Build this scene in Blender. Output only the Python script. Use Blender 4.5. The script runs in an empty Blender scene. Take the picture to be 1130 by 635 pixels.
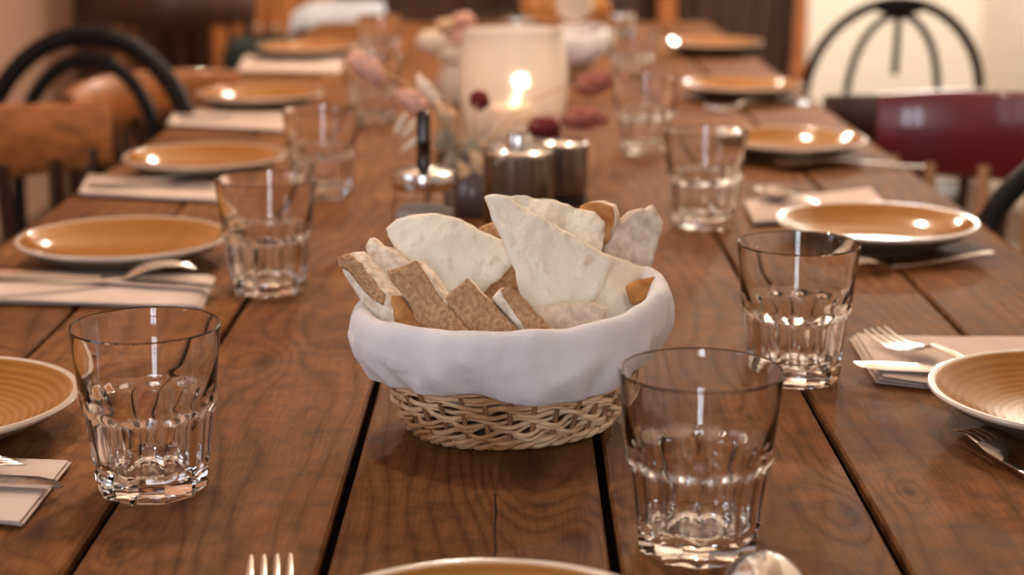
import bpy, bmesh, math, random
from mathutils import Vector, Matrix, Euler, noise
PI = math.pi
random.seed(7)
C = bpy.context.scene.collection
W, H, F = 1130, 635, 1900.0
TZ = 0.75                                   # table top height
PITCH = math.radians(13.24); YAW = 0.00359
CAM = Vector((0, 0, TZ + 0.34))
CR = Euler((PI/2 - PITCH, 0, YAW)).to_matrix()

def ray(px, py):
    return CR @ Vector(((px - 565)/F, -(py - 317.5)/F, -1))
def P(px, py, z=TZ):
    d = ray(px, py); t = (z - CAM.z)/d.z
    return CAM + d*t
def PY(px, py, Y):
    d = ray(px, py); return CAM + d*(Y/d.y)

# ------------------------------------------------------------------ helpers
def tag(o, label=None, cat=None, group=None, kind=None):
    if label: o['label'] = label
    if cat: o['category'] = cat
    if group: o['group'] = group
    if kind: o['kind'] = kind
    return o
def empty(name, loc, rz=0, label=None, cat=None, group=None):
    o = bpy.data.objects.new(name, None); C.objects.link(o)
    o.empty_display_size = 0.05
    o.location = loc; o.rotation_euler = (0, 0, rz)
    return tag(o, label, cat, group)
def mesh(name, vs, fs, mats, parent=None, smooth=True, mi=None, loc=None, rot=None):
    me = bpy.data.meshes.new(name)
    me.from_pydata([tuple(v) for v in vs], [], fs); me.update()
    if not isinstance(mats, (list, tuple)): mats = [mats]
    for m in mats: me.materials.append(m)
    if mi: me.polygons.foreach_set('material_index', mi)
    bm = bmesh.new(); bm.from_mesh(me)
    bmesh.ops.recalc_face_normals(bm, faces=bm.faces)
    bm.to_mesh(me); bm.free()
    if smooth: me.polygons.foreach_set('use_smooth', [True]*len(me.polygons))
    o = bpy.data.objects.new(name, me); C.objects.link(o)
    if parent: o.parent = parent
    if loc: o.location = loc
    if rot: o.rotation_euler = rot
    return o
def auto(o, ang=35):
    """sharp edges above an angle, smooth elsewhere"""
    bm = bmesh.new(); bm.from_mesh(o.data)
    for e in bm.edges:
        e.smooth = not (len(e.link_faces) == 2 and e.calc_face_angle(0) > math.radians(ang))
    bm.to_mesh(o.data); bm.free(); return o
class MB:
    def __init__(s): s.v = []; s.f = []
    def add(s, vs, fs):
        n = len(s.v); s.v += [Vector(v) for v in vs]; s.f += [tuple(i + n for i in f) for f in fs]
    def box(s, c, d, rz=0):
        x, y, z = d[0]/2, d[1]/2, d[2]/2; R = Matrix.Rotation(rz, 3, 'Z'); c = Vector(c)
        vs = [c + R @ Vector((a*x, b*y, e*z)) for a in (-1, 1) for b in (-1, 1) for e in (-1, 1)]
        s.add(vs, [(0, 1, 3, 2), (4, 6, 7, 5), (0, 4, 5, 1), (2, 3, 7, 6), (0, 2, 6, 4), (1, 5, 7, 3)])
    def tube(s, pts, r, seg=8, closed=False, flat=1.0):
        pts = [Vector(p) for p in pts]; n = len(pts); vs = []
        rr = r if isinstance(r, (list, tuple)) else [r]*n
        up = Vector((0, 0, 1)); prev = None
        for i, p in enumerate(pts):
            if closed: t = (pts[(i+1) % n] - pts[i-1])
            else: t = pts[min(i+1, n-1)] - pts[max(i-1, 0)]
            t.normalize()
            if prev is None:
                a = t.cross(up) if abs(t.z) < 0.9 else t.cross(Vector((0, 1, 0)))
            else:
                a = prev - t*prev.dot(t)
            a.normalize(); prev = a; b = t.cross(a)
            for k in range(seg):
                w = 2*PI*k/seg
                vs.append(p + a*(rr[i]*math.cos(w)) + b*(rr[i]*flat*math.sin(w)))
        fs = []
        for i in range(n if closed else n-1):
            j = (i+1) % n
            for k in range(seg):
                l = (k+1) % seg
                fs.append((i*seg+k, i*seg+l, j*seg+l, j*seg+k))
        if not closed:
            fs.append(tuple(range(seg))[::-1]); fs.append(tuple((n-1)*seg+k for k in range(seg)))
        s.add(vs, fs)
    def lathe(s, prof, seg=48, rf=None, c=(0, 0, 0)):
        c = Vector(c); vs = []; fs = []; rows = []
        for (r, z) in prof:
            if r < 1e-6: rows.append([len(vs)]); vs.append(c + Vector((0, 0, z)))
            else:
                row = []
                for k in range(seg):
                    a = 2*PI*k/seg; q = rf(a, r, z) if rf else r
                    row.append(len(vs)); vs.append(c + Vector((q*math.cos(a), q*math.sin(a), z)))
                rows.append(row)
        for A, B in zip(rows, rows[1:]):
            for k in range(seg):
                l = (k+1) % seg
                if len(A) == 1 and len(B) == 1: continue
                if len(A) == 1: fs.append((A[0], B[k], B[l]))
                elif len(B) == 1: fs.append((A[k], A[l], B[0]))
                else: fs.append((A[k], A[l], B[l], B[k]))
        s.add(vs, fs)
    def ell(s, c, d, rot=None, n=10):
        """ellipsoid"""
        c = Vector(c); R = rot or Matrix.Identity(3); vs = []; fs = []
        for i in range(n+1):
            th = PI*i/n
            for k in range(2*n):
                a = PI*k/n
                vs.append(c + R @ Vector((d[0]*math.sin(th)*math.cos(a), d[1]*math.sin(th)*math.sin(a), d[2]*math.cos(th))))
        for i in range(n):
            for k in range(2*n):
                l = (k+1) % (2*n); fs.append((i*2*n+k, i*2*n+l, (i+1)*2*n+l, (i+1)*2*n+k))
        s.add(vs, fs)
    def build(s, name, mat, parent=None, smooth=True, ang=40, bevel=0):
        o = mesh(name, s.v, s.f, mat, parent, smooth)
        if bevel:
            m = o.modifiers.new('bevel', 'BEVEL'); m.width = bevel; m.segments = 3; m.limit_method = 'ANGLE'
        if smooth: auto(o, ang)
        return o
def dup(root, loc=None, rz=None, label=None, cat=None, group=None, scale=None):
    r = root.copy(); C.objects.link(r)
    if loc is not None: r.location = loc
    if rz is not None: r.rotation_euler = (0, 0, rz)
    if label: r['label'] = label
    if group: r['group'] = group
    if scale: r.scale = scale
    for ch in list(root.children):
        c = ch.copy(); C.objects.link(c); c.parent = r
        for g in list(ch.children):
            d = g.copy(); C.objects.link(d); d.parent = c
    return r

# ------------------------------------------------------------------ materials
def mat(name, col, rough=0.5, metal=0, spec=0.5, trans=0, ior=1.45, var=0, vscale=8, bump=0, bscale=60, sheen=0, coat=0, sss=0, emis=None, estr=0, stretch=(1, 1, 1), col2=None, thr=(0.35, 0.65)):
    m = bpy.data.materials.new(name); m.use_nodes = True
    nt = m.node_tree; N = nt.nodes; L = nt.links
    b = N['Principled BSDF']
    def s(k, v):
        if k in b.inputs: b.inputs[k].default_value = v
    s('Base Color', (*col, 1)); s('Roughness', rough); s('Metallic', metal); s('Specular IOR Level', spec)
    s('Transmission Weight', trans); s('IOR', ior); s('Sheen Weight', sheen); s('Coat Weight', coat)
    if sss: s('Subsurface Weight', sss); s('Subsurface Radius', (0.01, 0.006, 0.003)); s('Subsurface Scale', 0.5)
    if emis: s('Emission Color', (*emis, 1)); s('Emission Strength', estr)
    tc = N.new('ShaderNodeTexCoord'); mp = N.new('ShaderNodeMapping'); mp.inputs['Scale'].default_value = stretch
    L.new(tc.outputs['Object'], mp.inputs[0])
    if var or col2:
        n = N.new('ShaderNodeTexNoise'); n.inputs['Scale'].default_value = vscale; n.inputs['Detail'].default_value = 5
        L.new(mp.outputs[0], n.inputs['Vector'])
        r = N.new('ShaderNodeValToRGB'); L.new(n.outputs[0], r.inputs[0])
        r.color_ramp.elements[0].position = thr[0]; r.color_ramp.elements[1].position = thr[1]
        if col2: a, c = col, col2
        else: a = tuple(x*(1-var) for x in col); c = tuple(min(1, x*(1+var)) for x in col)
        r.color_ramp.elements[0].color = (*a, 1); r.color_ramp.elements[1].color = (*c, 1)
        L.new(r.outputs[0], b.inputs['Base Color'])
    if bump:
        n2 = N.new('ShaderNodeTexNoise'); n2.inputs['Scale'].default_value = bscale; n2.inputs['Detail'].default_value = 6
        L.new(mp.outputs[0], n2.inputs['Vector'])
        bp = N.new('ShaderNodeBump'); bp.inputs['Strength'].default_value = bump; bp.inputs['Distance'].default_value = 0.005 if name == 'flatbread_surface' else 0.002
        L.new(n2.outputs[0], bp.inputs['Height']); L.new(bp.outputs[0], b.inputs['Normal'])
    return m
M = {}
M['glass'] = mat('clear_glass', (1, 1, 1), 0.0, trans=1, ior=1.48)
M['steel'] = mat('polished_steel', (0.72, 0.71, 0.71), 0.16, metal=1, bump=0.05, bscale=200)
M['dark_steel'] = mat('dark_brushed_steel', (0.22, 0.19, 0.17), 0.24, metal=1, bump=0.05, bscale=120, stretch=(1, 1, 0.05))
M['black_steel'] = mat('blackened_steel', (0.07, 0.065, 0.065), 0.2, metal=1, var=0.1)
M['gap_dark'] = mat('black_gap_shade', (0.004, 0.003, 0.0025), 1.0, spec=0.0, var=0.2)  # black strips stand in for the shade inside the board gaps
M['black_metal'] = mat('black_plastic', (0.02, 0.02, 0.022), 0.3, var=0.1)
M['napkin'] = mat('paper_napkin', (0.66, 0.53, 0.47), 0.9, bump=0.25, bscale=400, var=0.04, vscale=30)
M['cloth'] = mat('white_linen', (0.80, 0.78, 0.82), 0.95, bump=0.35, bscale=900, var=0.03, vscale=15, sheen=0.2)
M['porcelain'] = mat('pale_stoneware', (0.62, 0.52, 0.44), 0.18, coat=0.3, var=0.05)
M['underside'] = mat('shaded_underside', (0.13, 0.10, 0.06), 0.5, var=0.1)  # dark tone paints in the shade under the plate rim
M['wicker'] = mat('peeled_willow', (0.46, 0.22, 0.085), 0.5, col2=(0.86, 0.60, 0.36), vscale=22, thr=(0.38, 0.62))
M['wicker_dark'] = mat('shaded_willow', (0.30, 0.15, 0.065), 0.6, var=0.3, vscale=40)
M['black_wood'] = mat('black_bentwood', (0.010, 0.008, 0.008), 0.45, var=0.2, spec=0.15)
M['brown_wood'] = mat('oiled_brown_wood', (0.36, 0.125, 0.038), 0.35, var=0.35, vscale=12, stretch=(1, 6, 6), coat=0.2)
M['orange_wood'] = mat('orange_brown_wood', (0.45, 0.17, 0.045), 0.45, var=0.3, vscale=8, stretch=(6, 1, 1))
M['dark_wood'] = mat('dark_brown_wood', (0.045, 0.016, 0.010), 0.4, var=0.3, vscale=10, stretch=(6, 6, 1))
M['tan_wood'] = mat('tan_beech_wood', (0.55, 0.29, 0.14), 0.45, var=0.15, vscale=20, stretch=(6, 6, 1))
M['red_wood'] = mat('burgundy_lacquer', (0.16, 0.014, 0.022), 0.32, var=0.15, coat=0.3)
M['wax'] = mat('cream_wax', (0.85, 0.74, 0.6), 0.5, sss=0.3)
M['flame'] = mat('candle_flame', (1, 0.8, 0.5), 0.5, emis=(1.0, 0.72, 0.38), estr=6)
M['frost'] = mat('frosted_glass', (0.93, 0.86, 0.80), 0.30, trans=0.68, ior=1.2, var=0.03)
M['sugar'] = mat('white_sugar', (0.78, 0.72, 0.68), 0.9, bump=0.6, bscale=900)
M['pink'] = mat('dried_pink_flower', (0.76, 0.43, 0.34), 0.95, var=0.2, vscale=150, bump=1, bscale=500)
M['mauve'] = mat('dried_mauve_flower', (0.42, 0.14, 0.105), 0.95, var=0.35, vscale=200, bump=1, bscale=500)
M['deepred'] = mat('dried_red_flower', (0.17, 0.02, 0.025), 0.95, var=0.4, vscale=200, bump=1, bscale=500)
M['straw'] = mat('dried_straw', (0.66, 0.45, 0.28), 0.9, var=0.15, vscale=80)
M['creamflower'] = mat('dried_cream_flower', (0.80, 0.66, 0.54), 0.95, var=0.1, vscale=120, bump=0.6, bscale=500)
M['sage'] = mat('dried_sage_leaf', (0.40, 0.34, 0.25), 0.95, var=0.3, vscale=90, bump=1, bscale=400)
M['vase'] = mat('smoky_glazed_vase', (0.10, 0.075, 0.085), 0.2, coat=0.4, var=0.2)
M['teal'] = mat('dark_teal_fabric', (0.010, 0.022, 0.022), 0.9, bump=0.4, bscale=300)
M['wall_cream'] = mat('cream_plaster', (0.83, 0.77, 0.67), 0.9, var=0.03, vscale=2, bump=0.1, bscale=40)
M['wall_pink'] = mat('beige_plaster', (0.46, 0.27, 0.19), 0.9, var=0.05, vscale=2, bump=0.1, bscale=40)
M['wall_brown'] = mat('brown_panelling', (0.055, 0.02, 0.011), 0.7, var=0.3, vscale=3, stretch=(8, 8, 1))
M['floor'] = mat('dark_floor_boards', (0.09, 0.045, 0.025), 0.5, var=0.3, vscale=5, stretch=(8, 1, 1))
M['ceiling'] = mat('warm_white_ceiling', (0.6, 0.48, 0.38), 0.9, var=0.03, vscale=2)
M['reflection_cloth'] = mat('window_reflection_cloth', (0.66, 0.72, 0.82), 0.5, var=0.03, vscale=5)  # bluish white tone paints the window reflection on the far tabletop
M['crumb'] = mat('bread_crumb', (0.66, 0.46, 0.31), 0.95, col2=(0.92, 0.82, 0.69), vscale=170, thr=(0.3, 0.55), bump=1.0, bscale=260, sss=0.05)
M['crust'] = mat('bread_crust', (0.38, 0.175, 0.070), 0.75, col2=(0.66, 0.40, 0.21), vscale=320, thr=(0.3, 0.66), bump=1.0, bscale=500)
M['crust_orange'] = mat('golden_crust', (0.38, 0.13, 0.025), 0.7, col2=(0.66, 0.32, 0.10), vscale=70, thr=(0.35, 0.65), bump=0.6, bscale=200)
M['greycrumb'] = mat('wholemeal_crumb', (0.52, 0.40, 0.30), 0.95, col2=(0.82, 0.70, 0.57), vscale=120, thr=(0.3, 0.6), bump=0.9, bscale=240)
M['flatbread'] = mat('flatbread_surface', (0.86, 0.74, 0.57), 0.85, col2=(0.92, 0.85, 0.71), vscale=14, thr=(0.3, 0.5), bump=1.0, bscale=75, sss=0.03)
# brown toasting blisters on the flatbread
def blister(m):
    nt = m.node_tree; N = nt.nodes; L = nt.links; b = N['Principled BSDF']
    src = b.inputs['Base Color'].links[0].from_socket
    n = N.new('ShaderNodeTexNoise'); n.inputs['Scale'].default_value = 48; n.inputs['Detail'].default_value = 4
    tc = N.new('ShaderNodeTexCoord'); L.new(tc.outputs['Object'], n.inputs['Vector'])
    r = N.new('ShaderNodeValToRGB'); r.color_ramp.elements[0].position = 0.62; r.color_ramp.elements[1].position = 0.76
    L.new(n.outputs[0], r.inputs[0])
    mx = N.new('ShaderNodeMixRGB'); L.new(r.outputs[0], mx.inputs[0]); L.new(src, mx.inputs[1])
    mx.inputs[2].default_value = (0.60, 0.38, 0.22, 1); L.new(mx.outputs[0], b.inputs['Base Color'])
blister(M['flatbread'])

def glaze_material():
    """ochre glaze with fine concentric throwing rings"""
    m = bpy.data.materials.new('ochre_glaze'); m.use_nodes = True
    nt = m.node_tree; N = nt.nodes; L = nt.links; b = N['Principled BSDF']
    b.inputs['Roughness'].default_value = 0.13; b.inputs['Coat Weight'].default_value = 0.1
    tc = N.new('ShaderNodeTexCoord'); sx = N.new('ShaderNodeSeparateXYZ'); L.new(tc.outputs['Object'], sx.inputs[0])
    def mth(op, a, c=None):
        n = N.new('ShaderNodeMath'); n.operation = op
        for i, v in enumerate((a, c)):
            if v is None: continue
            if isinstance(v, (int, float)): n.inputs[i].default_value = v
            else: L.new(v, n.inputs[i])
        return n.outputs[0]
    r = mth('SQRT', mth('ADD', mth('MULTIPLY', sx.outputs[0], sx.outputs[0]), mth('MULTIPLY', sx.outputs[1], sx.outputs[1])))
    ns = N.new('ShaderNodeTexNoise'); ns.inputs['Scale'].default_value = 25; L.new(tc.outputs['Object'], ns.inputs['Vector'])
    ph = mth('ADD', mth('MULTIPLY', r, 1250), mth('MULTIPLY', ns.outputs[0], 3.0))
    sn = mth('ADD', mth('MULTIPLY', mth('SINE', ph), 0.5), 0.5)
    rp = N.new('ShaderNodeValToRGB'); L.new(sn, rp.inputs[0])
    rp.color_ramp.elements[0].color = (0.25, 0.088, 0.012, 1); rp.color_ramp.elements[1].color = (0.44, 0.195, 0.042, 1)
    n2 = N.new('ShaderNodeTexNoise'); n2.inputs['Scale'].default_value = 60; L.new(tc.outputs['Object'], n2.inputs['Vector'])
    mx = N.new('ShaderNodeMixRGB'); mx.inputs[0].default_value = 0.5; L.new(rp.outputs[0], mx.inputs[1])
    r2 = N.new('ShaderNodeValToRGB'); L.new(n2.outputs[0], r2.inputs[0])
    r2.color_ramp.elements[0].color = (0.29, 0.108, 0.017, 1); r2.color_ramp.elements[1].color = (0.42, 0.185, 0.040, 1)
    L.new(r2.outputs[0], mx.inputs[2]); L.new(mx.outputs[0], b.inputs['Base Color'])
    bp = N.new('ShaderNodeBump'); bp.inputs['Strength'].default_value = 0.10; bp.inputs['Distance'].default_value = 0.0005
    L.new(sn, bp.inputs['Height']); L.new(bp.outputs[0], b.inputs['Normal'])
    return m
M['glaze'] = glaze_material()

def table_material(knots, cracks):
    m = bpy.data.materials.new('weathered_pine_boards'); m.use_nodes = True
    nt = m.node_tree; N = nt.nodes; L = nt.links; b = N['Principled BSDF']
    def mth(op, a, c=None, d=None):
        n = N.new('ShaderNodeMath'); n.operation = op
        for i, v in enumerate((a, c, d)):
            if v is None: continue
            if isinstance(v, (int, float)): n.inputs[i].default_value = v
            else: L.new(v, n.inputs[i])
        return n.outputs[0]
    def nz(scale, detail, vec, rough=0.55):
        n = N.new('ShaderNodeTexNoise'); n.inputs['Scale'].default_value = scale; n.inputs['Detail'].default_value = detail
        n.inputs['Roughness'].default_value = rough; L.new(vec, n.inputs['Vector']); return n.outputs[0]
    def ramp(v, stops):
        r = N.new('ShaderNodeValToRGB'); L.new(v, r.inputs[0]); el = r.color_ramp.elements
        el[0].position, el[0].color = stops[0][0], (*stops[0][1], 1)
        el[1].position, el[1].color = stops[-1][0], (*stops[-1][1], 1)
        for p, c in stops[1:-1]:
            e = el.new(p); e.color = (*c, 1)
        return r.outputs[0]
    def mixc(f, a, c, t='MIX'):
        n = N.new('ShaderNodeMixRGB'); n.blend_type = t
        for i, v in enumerate((f, a, c)):
            if isinstance(v, (int, float)): n.inputs[i].default_value = v
            elif isinstance(v, tuple): n.inputs[i].default_value = (*v, 1)
            else: L.new(v, n.inputs[i])
        return n.outputs[0]
    tc = N.new('ShaderNodeTexCoord'); at = N.new('ShaderNodeAttribute'); at.attribute_name = 'board'
    sx = N.new('ShaderNodeSeparateXYZ'); L.new(tc.outputs['Object'], sx.inputs[0]); X, Y = sx.outputs[0], sx.outputs[1]
    bid = at.outputs['Fac']
    cb = N.new('ShaderNodeCombineXYZ')
    L.new(mth('ADD', X, mth('MULTIPLY', bid, 13.7)), cb.inputs[0]); L.new(mth('MULTIPLY', Y, 0.22), cb.inputs[1]); L.new(mth('MULTIPLY', bid, 7.1), cb.inputs[2])
    V = cb.outputs[0]
    bump = None; core = None
    for (kx, ky, s, amp) in knots:
        dx = mth('MULTIPLY', mth('SUBTRACT', X, kx), 1/s); dy = mth('MULTIPLY', mth('SUBTRACT', Y, ky), 0.42/s)
        d2 = mth('ADD', mth('MULTIPLY', dx, dx), mth('MULTIPLY', dy, dy))
        g = mth('MULTIPLY', mth('EXPONENT', mth('MULTIPLY', d2, -0.35)), amp)
        k = mth('EXPONENT', mth('MULTIPLY', d2, -2.2))
        bump = g if bump is None else mth('ADD', bump, g)
        core = k if core is None else mth('MAXIMUM', core, k)
    warp = nz(5.0, 3, V); warp2 = nz(28, 3, V)
    ph = mth('ADD', mth('ADD', mth('MULTIPLY', X, 95), mth('MULTIPLY', warp, 26)), mth('ADD', mth('MULTIPLY', warp2, 1.6), bump))
    ring = mth('PINGPONG', ph, 1.0)
    rs = mth('POWER', ring, 1.7)
    # fibres
    cf = N.new('ShaderNodeCombineXYZ'); L.new(X, cf.inputs[0]); L.new(mth('MULTIPLY', Y, 0.045), cf.inputs[1]); L.new(bid, cf.inputs[2])
    fib = nz(520, 4, cf.outputs[0], 0.7)
    blot = nz(7, 4, tc.outputs['Object'])
    fine = nz(60, 5, tc.outputs['Object'])
    col = ramp(rs, [(0.0, (0.310, 0.122, 0.032)), (0.6, (0.225, 0.083, 0.021)), (1.0, (0.120, 0.040, 0.011))])
    col = mixc(0.55, col, ramp(blot, [(0.28, (0.045, 0.0165, 0.006)), (0.45, (0.155, 0.058, 0.016)), (0.58, (0.235, 0.094, 0.025)), (0.74, (0.42, 0.185, 0.055))]))
    tone = ramp(bid, [(0.0, (0.70, 0.74, 0.95)), (0.35, (0.98, 1.03, 1.30)), (0.7, (0.84, 0.86, 1.05)), (1.0, (1.12, 1.18, 1.50))])
    col = mixc(1.0, col, tone, 'MULTIPLY')
    col = mixc(1.0, col, ramp(fib, [(0.33, (0.72, 0.7, 0.7)), (0.6, (1.08, 1.08, 1.08))]), 'MULTIPLY')
    col = mixc(1.0, col, ramp(fine, [(0.3, (0.56, 0.54, 0.52)), (0.55, (0.98, 0.98, 0.98))]), 'MULTIPLY')
    col = mixc(mth('MULTIPLY', core, 0.85), col, (0.045, 0.018, 0.008))
    # drying cracks: thin dark lines running with the grain
    cr = None
    for (cx, y0, y1, w) in cracks:
        wx = mth('ADD', mth('SUBTRACT', X, cx), mth('MULTIPLY', mth('SUBTRACT', nz(14, 2, tc.outputs['Object']), 0.5), 0.006))
        a = mth('LESS_THAN', mth('ABSOLUTE', wx), w)
        a = mth('MULTIPLY', a, mth('MULTIPLY', mth('GREATER_THAN', Y, y0), mth('LESS_THAN', Y, y1)))
        cr = a if cr is None else mth('MAXIMUM', cr, a)
    col = mixc(cr, col, (0.02, 0.009, 0.006))
    L.new(col, b.inputs['Base Color'])
    rg = mth('ADD', mth('MULTIPLY', fine, 0.3), 0.52); L.new(rg, b.inputs['Roughness'])
    b.inputs['Specular IOR Level'].default_value = 0.10
    h = mth('ADD', mth('MULTIPLY', fib, 0.7), mth('MULTIPLY', rs, -0.5))
    h = mth('ADD', h, mth('MULTIPLY', fine, 0.4))
    bp = N.new('ShaderNodeBump'); bp.inputs['Strength'].default_value = 0.45; bp.inputs['Distance'].default_value = 0.0012
    L.new(h, bp.inputs['Height']); L.new(bp.outputs[0], b.inputs['Normal'])
    return m

# ------------------------------------------------------------------ room
YB = 6.5; XL = -1.62; XR = 1.72; YF = -2.6; ZC = 2.7
def wall(name, c, d, m):
    k = MB(); k.box(c, d); o = k.build(name, m, smooth=False); tag(o, kind='structure'); return o
wall('floor', ((XL+XR)/2, (YB+YF)/2, -0.05), (XR-XL+0.4, YB-YF+0.4, 0.1), M['floor'])
wall('ceiling', ((XL+XR)/2, (YB+YF)/2, ZC+0.05), (XR-XL+0.4, YB-YF+0.4, 0.1), M['ceiling'])
ly0, ly1, lz0, lz1 = -0.3, 0.9, 0.95, 2.3        # window opening in the left wall, beside the camera
k = MB()
k.box((XL-0.05, (YF+ly0)/2, ZC/2), (0.1, ly0-YF, ZC)); k.box((XL-0.05, (YB+ly1)/2, ZC/2), (0.1, YB-ly1, ZC))
k.box((XL-0.05, (ly0+ly1)/2, lz0/2), (0.1, ly1-ly0, lz0)); k.box((XL-0.05, (ly0+ly1)/2, (lz1+ZC)/2), (0.1, ly1-ly0, ZC-lz1))
tag(k.build('wall_left', M['wall_pink'], smooth=False), kind='structure')
k = MB()
for y in (ly0+0.02, (ly0+ly1)/2, ly1-0.02): k.box((XL-0.05, y, (lz0+lz1)/2), (0.06, 0.04, lz1-lz0))
for z in (lz0+0.02, lz1-0.02): k.box((XL-0.05, (ly0+ly1)/2, z), (0.06, ly1-ly0, 0.04))
tag(k.build('window_2', M['dark_wood'], smooth=False), kind='structure')
wall('wall_right', (XR+0.05, (YB+YF)/2, ZC/2), (0.1, YB-YF, ZC), M['wall_cream'])
XD = 1.03
wall('wall_back', ((XL+XD)/2, YB+0.05, ZC/2), (XD-XL, 0.1, ZC), M['wall_brown'])
wall('wall_far_right', ((XR+XD)/2, YB+0.03, ZC/2), (XR-XD, 0.14, ZC), M['wall_cream'])
# wall behind the camera with a tall window opening
wx0, wx1, wz0, wz1 = -0.62, 0.0, 0.85, 2.55
k = MB()
k.box(((XL+wx0)/2, YF-0.05, ZC/2), (wx0-XL, 0.1, ZC)); k.box(((XR+wx1)/2, YF-0.05, ZC/2), (XR-wx1, 0.1, ZC))
k.box(((wx0+wx1)/2, YF-0.05, wz0/2), (wx1-wx0, 0.1, wz0)); k.box(((wx0+wx1)/2, YF-0.05, (wz1+ZC)/2), (wx1-wx0, 0.1, ZC-wz1))
tag(k.build('wall_front', M['wall_cream'], smooth=False), kind='structure')
k = MB()
for x in (wx0+0.02, (wx0+wx1)/2, wx1-0.02): k.box((x, YF-0.05, (wz0+wz1)/2), (0.04, 0.06, wz1-wz0))
for z in (wz0+0.02, wz1-0.02, 1.75): k.box(((wx0+wx1)/2, YF-0.05, z), (wx1-wx0, 0.06, 0.04))
tag(k.build('window_1', M['dark_wood'], smooth=False), kind='structure')
# dark door in the back wall
dr = empty('door_1', (0.79, YB-0.03, 0)); tag(dr, kind='structure')
k = MB(); k.box((0, 0, 1.0), (0.44, 0.05, 2.0)); k.box((-0.0, -0.03, 0.55), (0.3, 0.02, 0.7)); k.build('door_panel', M['dark_wood'], dr, bevel=0.005)
k = MB(); k.box((0.24, -0.03, 1.02), (0.07, 0.1, 2.04)); k.box((-0.24, -0.03, 1.02), (0.07, 0.1, 2.04)); k.box((0, -0.03, 2.07), (0.55, 0.1, 0.08)); k.build('door_frame', M['brown_wood'], dr, bevel=0.005)
# strip of dark trim and wooden post where the left wall ends
k = MB(); k.box((-1.55, YB-0.10, 1.35), (0.10, 0.2, 2.7)); tag(k.build('trim_1', M['wall_brown'], smooth=False), kind='structure')
k = MB(); k.box((-1.46, YB-0.08, 1.35), (0.07, 0.12, 2.7)); tag(k.build('trim_2', M['orange_wood'], smooth=False), kind='structure')

# ------------------------------------------------------------------ table
seams = [-0.500, -0.363, -0.228, -0.0987, 0.0503, 0.197, 0.345, 0.478]
T0, T1 = 0.42, 4.35
def tk(px, py, s, amp):
    p = P(px, py); return (p.x, p.y-(T0+T1)/2, s, amp)
knots = [tk(582, 516, 0.022, 7), tk(130, 606, 0.006, 5), tk(1003, 543, 0.005, 4), tk(940, 567, 0.012, -5), tk(840, 500, 0.006, 3),
         tk(683, 552, 0.005, 2), tk(690, 603, 0.006, 2), tk(290, 400, 0.014, -5), tk(1090, 440, 0.014, 5), tk(40, 590, 0.015, 5), tk(640, 600, 0.012, -4)]
c0 = P(547, 560)
OY = (T0+T1)/2
cracks = [(c0.x, 0.5-OY, P(547, 545).y-OY, 0.0006), (P(945, 600).x+0.02, 0.5-OY, P(900, 500).y-OY, 0.0004), (P(200, 520).x, P(200, 560).y-OY, P(200, 480).y-OY, 0.0003)]
TM = table_material(knots, cracks)
tb = empty('dining_table', (0, (T0+T1)/2, 0), 0, 'long rustic dining table of wide brown wooden boards with dark gaps', 'table')
oy = (T0+T1)/2
vs = []; fs = []; bid = []
tones = [0.55, 0.9, 0.35, 0.15, 0.28, 0.5, 0.75]
for i in range(7):
    x0, x1 = seams[i]+0.0026, seams[i+1]-0.0024
    if i in (2, 3): x1 -= 0.0010
    ny = 60; nx = 4; n0 = len(vs)
    dz = [0.0, 0.0012, -0.0008, 0.0, 0.0008, -0.0006, 0.0006][i]
    sec = [(x0, -0.045), (x0, -0.002), (x0+0.0015, 0.0)] + [(x0+(x1-x0)*q, 0.0) for q in (0.3, 0.7)] + [(x1-0.0015, 0.0), (x1, -0.002), (x1, -0.045)]
    for j in range(ny+1):
        y = T0 + (T1-T0)*j/ny - oy
        w = 0.0007*noise.noise(Vector((i*3.1, y*5, 0)))
        for q, (x, z) in enumerate(sec):
            vs.append((x + (w if q < 3 else (-w if q > 4 else 0)), y, TZ+z+dz*0.3))
    ns = len(sec)
    for j in range(ny):
        for q in range(ns):
            r_ = (q+1) % ns
            fs.append((n0+j*ns+q, n0+j*ns+r_, n0+(j+1)*ns+r_, n0+(j+1)*ns+q))
    fs.append(tuple(n0+q for q in range(ns))[::-1]); fs.append(tuple(n0+ny*ns+q for q in range(ns)))
    bid += [tones[i]]*(len(vs)-n0)
top = mesh('tabletop', vs, fs, TM, tb)
a = top.data.attributes.new('board', 'FLOAT', 'POINT'); a.data.foreach_set('value', bid)
auto(top, 30)
k = MB()
for x in seams[1:-1]: k.box((x, 0, TZ-0.025), (0.012, T1-T0-0.01, 0.036))
k.build('gap_shade_strips', M['gap_dark'], tb, smooth=False)
k = MB()
k.box((-0.36, 0, TZ-0.095), (0.025, T1-T0-0.5, 0.09)); k.box((0.34, 0, TZ-0.095), (0.025, T1-T0-0.5, 0.09))
for y in (-1.4, -0.5, 0.5, 1.4): k.box((-0.01, y, TZ-0.07), (0.68, 0.09, 0.045))
k.build('apron', M['dark_wood'], tb, bevel=0.004)
for sx in (-0.34, 0.32):
    for sy in (-1.72, 1.72):
        k = MB(); k.box((sx, sy, (TZ-0.05)/2), (0.08, 0.08, TZ-0.05)); k.build('leg', M['dark_wood'], tb, bevel=0.006)

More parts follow.
